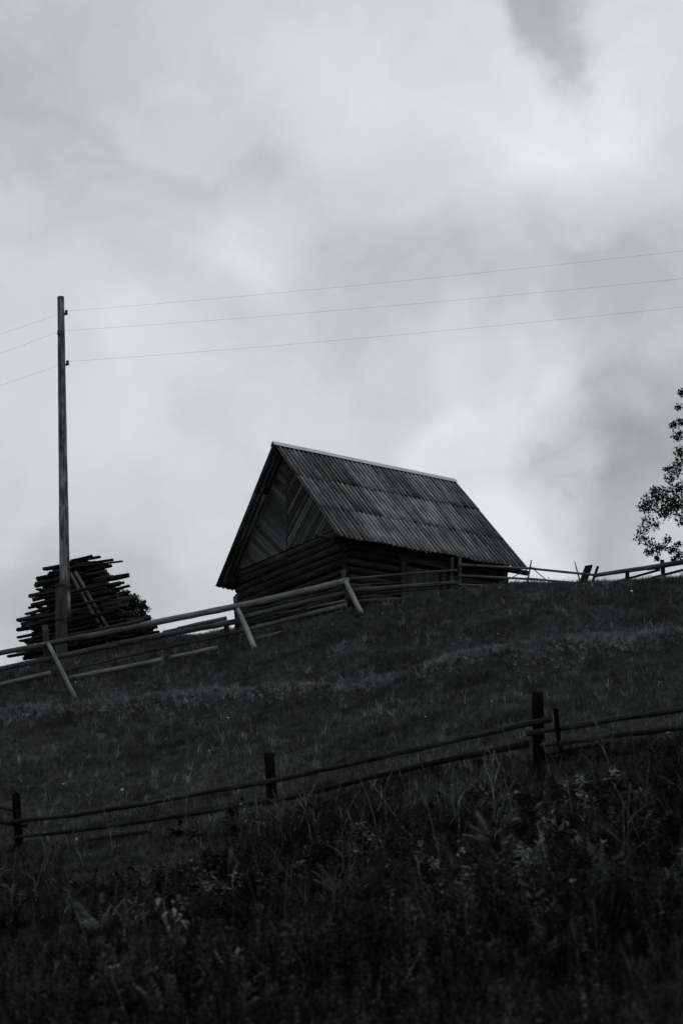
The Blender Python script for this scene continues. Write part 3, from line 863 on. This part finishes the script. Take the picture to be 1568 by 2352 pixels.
# ---------------------------------------------------------------- ground cover
SRC = {}
def blade(V, F, base, h, w, lean, az, segs=3, curl=.5, tw=0.):
    d = np.array([math.cos(az), math.sin(az), 0]); s = np.array([-math.sin(az + tw), math.cos(az + tw), 0])
    b = len(V)
    for j in range(segs + 1):
        t = j / segs
        c = np.array(base) + d * h * (lean * t + curl * t * t) + np.array([0, 0, h * (t - .25 * curl * t * t)])
        ww = w * (1 - t) ** .7 * .5
        if j == segs: V.append(c)
        else: V.append(c + s * ww); V.append(c - s * ww)
    for j in range(segs - 1):
        F.append((b + 2 * j, b + 2 * j + 1, b + 2 * j + 3, b + 2 * j + 2))
    F.append((b + 2 * segs - 2, b + 2 * segs - 1, b + 2 * segs))
def leaf(V, F, p, d, up, L, w):
    d = d / np.linalg.norm(d); s = np.cross(d, up); s /= max(1e-6, np.linalg.norm(s)); n = np.cross(s, d)
    b = len(V)
    V += [p, p + d * L * .35 + s * w * .5 + n * L * .08, p + d * L * .4, p + d * L * .35 - s * w * .5 + n * L * .08, p + d * L - n * L * .18]
    F += [(b, b + 1, b + 2), (b, b + 2, b + 3), (b + 1, b + 4, b + 2), (b + 2, b + 4, b + 3)]
def stem(V, F, pts, r0, r1):
    b = len(V)
    for j, p in enumerate(pts):
        r = r0 + (r1 - r0) * j / (len(pts) - 1)
        for k in range(3):
            a = k * 2.094; V.append(p + np.array([r * math.cos(a), r * math.sin(a), 0]))
    for j in range(len(pts) - 1):
        for k in range(3):
            k2 = (k + 1) % 3; F.append((b + 3 * j + k, b + 3 * j + k2, b + 3 * j + 3 + k2, b + 3 * j + 3 + k))
def src_coll(name, builders):
    c = bpy.data.collections.new(name)
    for i, (V, F, mat) in enumerate(builders):
        o = bpy.data.objects.new(f"{name}_{i:02d}", mesh(name, V, F, mat)); c.objects.link(o)
    return c
rn = random.Random(21)
def tuft(nb, h, w, spread, lean):
    V, F = [], []
    for _ in range(nb):
        a = rn.uniform(0, 6.28); r = spread * math.sqrt(rn.random())
        blade(V, F, (r * math.cos(a), r * math.sin(a), -.02), h * rn.uniform(.5, 1.1), w * rn.uniform(.7, 1.2), rn.uniform(0, lean), a + rn.uniform(-1, 1), 3, rn.uniform(.1, .7), rn.uniform(-.5, .5))
    return V, F
def leafy_weed(h, nl, L, w, lean=.15):
    V, F = [], []
    a0 = rn.uniform(0, 6.28); d = np.array([math.cos(a0), math.sin(a0), 0]) * lean * h
    pts = [np.array([0, 0, -.03]) + d * t * t + np.array([0, 0, h * t]) for t in (0, .35, .7, 1)]
    stem(V, F, pts, .006, .003)
    for k in range(nl):
        t = rn.uniform(.12, 1); p = d * t * t + np.array([0, 0, h * t]); a = k * 2.4 + rn.uniform(-.4, .4)
        dd = np.array([math.cos(a), math.sin(a), rn.uniform(-.3, .7)])
        leaf(V, F, p, dd, np.array([0, 0, 1.]), L * (1.25 - .6 * t) * rn.uniform(.7, 1.2), w * rn.uniform(.7, 1.2) * (1.2 - .5 * t))
    return V, F
def feather(h, nf):
    V, F = [], []
    for _ in range(nf):
        a = rn.uniform(0, 6.28); ln = rn.uniform(.3, .8)
        d = np.array([math.cos(a), math.sin(a), 0])
        L = h * rn.uniform(.6, 1.1); pts = [d * L * ln * t + np.array([0, 0, L * (t - .35 * t * t)]) for t in (0, .33, .66, 1)]
        stem(V, F, pts, .003, .0015)
        s = np.array([-d[1], d[0], 0])
        for t in np.linspace(.25, .98, 11):
            p = d * L * ln * t + np.array([0, 0, L * (t - .35 * t * t)])
            for sg_ in (-1, 1):
                leaf(V, F, p, s * sg_ + d * .7 + np.array([0, 0, .25]), np.array([0, 0, 1.]), L * .22 * (1.1 - t * .8), .012)
    return V, F
def seed_stalk(h):
    V, F = [], []
    a = rn.uniform(0, 6.28); d = np.array([math.cos(a), math.sin(a), 0]) * rn.uniform(.05, .3) * h
    P = lambda t: d * t ** 2 + np.array([0, 0, h * t])
    stem(V, F, [P(t) for t in (0, .3, .6, .85, 1)], .0035, .0016)
    for t in np.linspace(.78, 1, 9):
        for _ in range(2):
            aa = rn.uniform(0, 6.28); leaf(V, F, P(t), np.array([math.cos(aa) * .5, math.sin(aa) * .5, .8]), np.array([0, 1., .1]), .03, .008)
    for t in (.15, .35, .55):
        blade(V, F, P(t), h * .35, .008, .5, rn.uniform(0, 6.28), 3, .9)
    return V, F
C_GRASS = src_coll("grass_tuft", [tuft(22, 1, .05, .36, .55) + (M_GRASS,) for _ in range(5)])
C_PALE = src_coll("pale_grass_tuft", [tuft(12, 1, .05, .25, .45) + (M_GRASSP,) for _ in range(4)])
C_WEED = src_coll("weed_plant", [leafy_weed(.55, 30, .085, .026) + (M_WEED,) for _ in range(4)] + [leafy_weed(.35, 24, .07, .032) + (M_WEED,) for _ in range(3)]
                  + [feather(.4, 9) + (M_WEED,) for _ in range(3)] + [tuft(26, .42, .012, .1, .5) + (M_WEED,) for _ in range(4)])
C_STALK = src_coll("dry_grass_stalk", [seed_stalk(.75) + (M_DRY,) for _ in range(5)])
def flower():
    V, F = [], []
    stem(V, F, [np.array([0, 0, 0.]), np.array([.01, 0, .16])], .003, .002)
    for k in range(8):
        a = k * .785; leaf(V, F, np.array([.01, 0, .16]), np.array([math.cos(a), math.sin(a), .3]), np.array([0, 0, 1.]), .035, .02)
    return V, F
C_FLOW = src_coll("pale_flower", [flower() + (M_FLOW,) for _ in range(2)])
def gn_group(name, coll):
    g = bpy.data.node_groups.new(name, 'GeometryNodeTree')
    g.interface.new_socket("Geometry", in_out='INPUT', socket_type='NodeSocketGeometry'); g.interface.new_socket("Geometry", in_out='OUTPUT', socket_type='NodeSocketGeometry')
    gi = g.nodes.new('NodeGroupInput'); go = g.nodes.new('NodeGroupOutput')
    ip = g.nodes.new('GeometryNodeInstanceOnPoints'); ci = g.nodes.new('GeometryNodeCollectionInfo')
    ci.inputs['Collection'].default_value = coll; ci.inputs['Separate Children'].default_value = True; ci.inputs['Reset Children'].default_value = True
    ip.inputs['Pick Instance'].default_value = True
    def na(n, typ):
        a = g.nodes.new('GeometryNodeInputNamedAttribute'); a.data_type = typ; a.inputs['Name'].default_value = n; return a.outputs['Attribute']
    er = g.nodes.new('FunctionNodeEulerToRotation')
    g.links.new(na('rot', 'FLOAT_VECTOR'), er.inputs[0])
    g.links.new(gi.outputs[0], ip.inputs['Points']); g.links.new(ci.outputs[0], ip.inputs['Instance'])
    g.links.new(na('idx', 'INT'), ip.inputs['Instance Index']); g.links.new(er.outputs[0], ip.inputs['Rotation'])
    g.links.new(na('scl', 'FLOAT_VECTOR'), ip.inputs['Scale']); g.links.new(ip.outputs[0], go.inputs[0])
    return g
def scatter(name, xy, size, coll, label, cat, tilt=.12, sink=.0, flat=None):
    n = len(xy); z = H(xy[:, 0], xy[:, 1]) - sink
    co = np.column_stack([xy, z])
    me = bpy.data.meshes.new(name); me.vertices.add(n); me.vertices.foreach_set('co', co.ravel().astype(np.float32))
    rot = np.column_stack([RNG.normal(0, tilt, n), RNG.normal(0, tilt, n), RNG.uniform(0, 6.283, n)])
    a = me.attributes.new('rot', 'FLOAT_VECTOR', 'POINT'); a.data.foreach_set('vector', rot.ravel().astype(np.float32))
    s = np.column_stack([size, size, size * (flat if flat is not None else 1)])
    a = me.attributes.new('scl', 'FLOAT_VECTOR', 'POINT'); a.data.foreach_set('vector', s.ravel().astype(np.float32))
    a = me.attributes.new('idx', 'INT', 'POINT'); a.data.foreach_set('value', RNG.integers(0, len(coll.objects), n).astype(np.int32))
    o = link(name, me)
    md = o.modifiers.new("scatter", 'NODES'); md.node_group = gn_group(name + "_scatter", coll)
    tag(o, label, cat, kind="stuff")
    return o
def yB_of(x):    # lower fence line as a function of x
    us = np.array([-200, 36, 622, 1235, 1568, 1800]); P = [at(u, 1800, YB(u)) for u in us]
    return np.interp(x, [p.x for p in P], [p.y for p in P])
def yA_of(x):
    us = np.array([-200, 0, 400, 795, 1055, 1341, 1568, 1800]); P = [at(u, 1400, YA(u)) for u in us]
    return np.interp(x, [p.x for p in P], [p.y for p in P])
def region(n, y0, y1, xm=1.3, pad=1.5):
    y = RNG.uniform(y0, y1, n * 3); x = RNG.uniform(-13, 13, n * 3)
    k = np.abs(x) < y * .2095 * xm + pad
    return np.column_stack([x[k], y[k]])[:n]
def not_in_hut(p):
    inv = HM.inverted(); c = np.array(inv)
    lx = c[0, 0] * p[:, 0] + c[0, 1] * p[:, 1] + c[0, 3] + c[0, 2] * 0; ly = c[1, 0] * p[:, 0] + c[1, 1] * p[:, 1] + c[1, 3]
    return ~((np.abs(lx) < HX + .1) & (ly > -.1) & (ly < HL + .1))
# short hill grass
p = region(100000, 16.5, 41)
p = p[(p[:, 1] > yB_of(p[:, 0]) - 2.0) & (p[:, 1] < yA_of(p[:, 0]) + 3.5) & not_in_hut(p)]
dn = vnoise(p[:, 0], p[:, 1], 7, .9) * .6 + vnoise(p[:, 0], p[:, 1], 8, 2.6) * .4
p = p[RNG.random(len(p)) < np.clip(.35 + 1.0 * dn, 0, 1)]
dn = vnoise(p[:, 0], p[:, 1], 7, .9) * .6 + vnoise(p[:, 0], p[:, 1], 8, 2.6) * .4
scatter("grass", p, (.06 + .09 * dn) * RNG.uniform(.7, 1.3, len(p)), C_GRASS, "short dark grass covering the slope up to the crest fence", "grass", flat=.95)
# paler, longer grass here and there; on the terrace lip sky light put into colour
q = region(60000, 18, 41)
d = lip_d(q[:, 0], q[:, 1]); crest = q[:, 1] - yA_of(q[:, 0])
pr_ = .25 * np.exp(-((d - .05) / .4) ** 2) + .04 + .10 * (vnoise(q[:, 0], q[:, 1], 9, 1.1) > .68) + .16 * np.exp(-((crest - .2) / .9) ** 2)
q = q[(RNG.random(len(q)) < pr_) & (q[:, 1] > yB_of(q[:, 0]) - 1) & (crest < 3) & not_in_hut(q)]
scatter("pale_grass", q, RNG.uniform(.10, .24, len(q)), C_PALE, "paler dry grass along the crest, and paled as if sky-lit on the terrace edge", "grass", flat=1.1)
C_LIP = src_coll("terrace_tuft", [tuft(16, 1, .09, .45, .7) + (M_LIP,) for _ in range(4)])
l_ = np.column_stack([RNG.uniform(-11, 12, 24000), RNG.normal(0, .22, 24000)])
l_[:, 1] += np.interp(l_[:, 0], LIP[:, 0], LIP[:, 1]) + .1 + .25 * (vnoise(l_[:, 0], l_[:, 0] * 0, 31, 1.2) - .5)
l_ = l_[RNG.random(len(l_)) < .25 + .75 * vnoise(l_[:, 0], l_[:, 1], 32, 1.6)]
scatter("terrace_grass", l_, RNG.uniform(.045, .10, len(l_)), C_LIP, "grass strip coloured pale as if sky-lit along the terrace edge halfway up the slope", "grass")
# foreground weeds
w = region(34000, 7.6, 23.5, 1.3, 1.2)
yb = yB_of(w[:, 0]); dd_ = w[:, 1] - yb
dn = vnoise(w[:, 0], w[:, 1], 12, .8)
w = w[(dd_ < .6 + 1.2 * (dn - .5)) & (RNG.random(len(w)) < .45 + .7 * dn)]
dn = vnoise(w[:, 0], w[:, 1], 12, .8); dist = yB_of(w[:, 0]) - w[:, 1]
big = vnoise(w[:, 0], w[:, 1], 17, .45)
sz = (.30 + .9 * dn * big * 1.4) * np.clip(.42 + .13 * dist + .10 * np.clip(w[:, 0] - .5, 0, 3), .35, 1.0) * RNG.uniform(.7, 1.25, len(w))
scatter("weeds", w, sz, C_WEED, "dense dark weeds and leafy stems filling the foreground", "weeds", .2)
C_BROAD = src_coll("broadleaf_plant", [leafy_weed(.38, 26, .15, .065, .3) + (M_BROAD,) for _ in range(3)] + [leafy_weed(.16, 14, .19, .08, .2) + (M_BROAD,) for _ in range(3)] + [feather(.5, 12) + (M_BROAD,) for _ in range(2)])
bl = region(5200, 8, 20, 1.25, 1.)
bm = vnoise(bl[:, 0], bl[:, 1], 41, .7) * .6 + vnoise(bl[:, 0], bl[:, 1], 42, 1.9) * .4
bl = bl[(bl[:, 1] < yB_of(bl[:, 0]) - .6 - 2.4 * RNG.random(len(bl))) & (bm > .50)]
scatter("broadleaf_weeds", bl, RNG.uniform(.4, .95, len(bl)), C_BROAD, "clumps of broader, lighter leaves among the foreground weeds", "weeds", .3)
s_ = region(1100, 11, 22.5, 1.25, 1.)
s_ = s_[(s_[:, 1] < yB_of(s_[:, 0]) + .5)]
s_ = s_[RNG.random(len(s_)) < .15 + .5 * (vnoise(s_[:, 0], s_[:, 1], 14, .6) > .5)]
scatter("dry_grass", s_, RNG.uniform(.45, .95, len(s_)), C_STALK, "scattered dry grass stalks standing among the foreground weeds", "dry grass", .2)
fl = region(330, 11, 37, 1.2, .5)
scatter("wildflowers", fl, RNG.uniform(.5, 1.0, len(fl)), C_FLOW, "tiny pale wildflowers dotted over the slope", "wildflowers", .3)

# single dry plants that stand out
def ground_uv(u, v):
    xy = hit(u, v, H); return Vector((xy[0], xy[1], hz(xy[0], xy[1])))
def dry_plant(name, label, u, v, top_list, r, leaves=0, cat="dry plant", mat=None):
    """stalks from the ground at (u, v) up to each tip given as pixels at the same distance"""
    b = ground_uv(u, v); V, F = [], []
    for path in top_list:
        pts = [np.array(at(a, c, b.y + random.uniform(-.05, .05))) for (a, c) in path]
        pts = [p_ - np.array(b) for p_ in pts]
        stem(V, F, pts, r, r * .45)
        for k in range(leaves):
            i = random.randrange(1, len(pts)); p_ = pts[i] + np.array([random.uniform(-.03, .03), random.uniform(-.03, .03), random.uniform(-.05, .05)])
            a = random.uniform(0, 6.28); leaf(V, F, p_, np.array([math.cos(a), math.sin(a) * .7, random.uniform(-1., .3)]), np.array([0, 0, 1.]), random.uniform(.05, .11), random.uniform(.025, .055))
    o = link(name, mesh(name, V, F, mat or M_PALEDRY), Matrix.Translation(b))
    return tag(o, label, cat)
dry_plant("withered_plant", "withered pale plant with drooping leaves at lower left", 392, 2235, [[(392, 2235), (388, 2170), (382, 2110), (372, 2062)], [(394, 2235), (404, 2150), (398, 2085)], [(396, 2230), (410, 2160), (414, 2120)]], .006, 14)
dry_plant("forked_stalk", "forked pale stalk before the lower fence, left of its tallest post", 1140, 1862, [[(1140, 1862), (1128, 1800), (1122, 1780), (1108, 1740)], [(1136, 1790), (1146, 1760), (1132, 1722)], [(1124, 1785), (1112, 1765), (1116, 1735)], [(1134, 1805), (1142, 1770), (1148, 1752)]], .0055)
dry_plant("bare_stalk", "bright upright bare stalk below the middle post of the lower fence", 718, 1975, [[(718, 1975), (714, 1930), (709, 1893)]], .006)
dry_plant("bare_stalk", "thin pale stalk crossing the rail left of the middle lower post", 592, 1885, [[(592, 1885), (588, 1840), (584, 1798)]], .0055)
dry_plant("bare_stalk", "long thin stalk slanting right at the bottom, leaning across weeds", 880, 2330, [[(880, 2330), (920, 2270), (950, 2215), (975, 2165)]], .005)
dry_plant("bare_stalk", "short pale stalk tilted right on the slope beside the leftmost lower post", 86, 1900, [[(86, 1900), (90, 1880), (106, 1812)]], .006)
dry_plant("bare_stalk", "tall dark upright stem in the lower middle foreground", 652, 2300, [[(652, 2300), (656, 2180), (654, 2050), (662, 1985)]], .006, mat=M_WEED)
dry_plant("leafy_stalk", "pale leaved stalk in the weeds right of the centre", 1010, 2020, [[(1010, 2020), (1010, 1980), (1004, 1935)], [(1012, 2020), (1050, 1960), (1058, 1945)]], .005, 8)
dry_plant("leafy_stalk", "pale tufted stalk beside the fence in the right weeds", 1275, 1950, [[(1275, 1950), (1278, 1910), (1272, 1870)], [(1275, 1950), (1290, 1905), (1296, 1880)]], .005, 6)

scene.render.engine = 'CYCLES'
scene.render.resolution_x = 682
scene.render.resolution_y = 1024
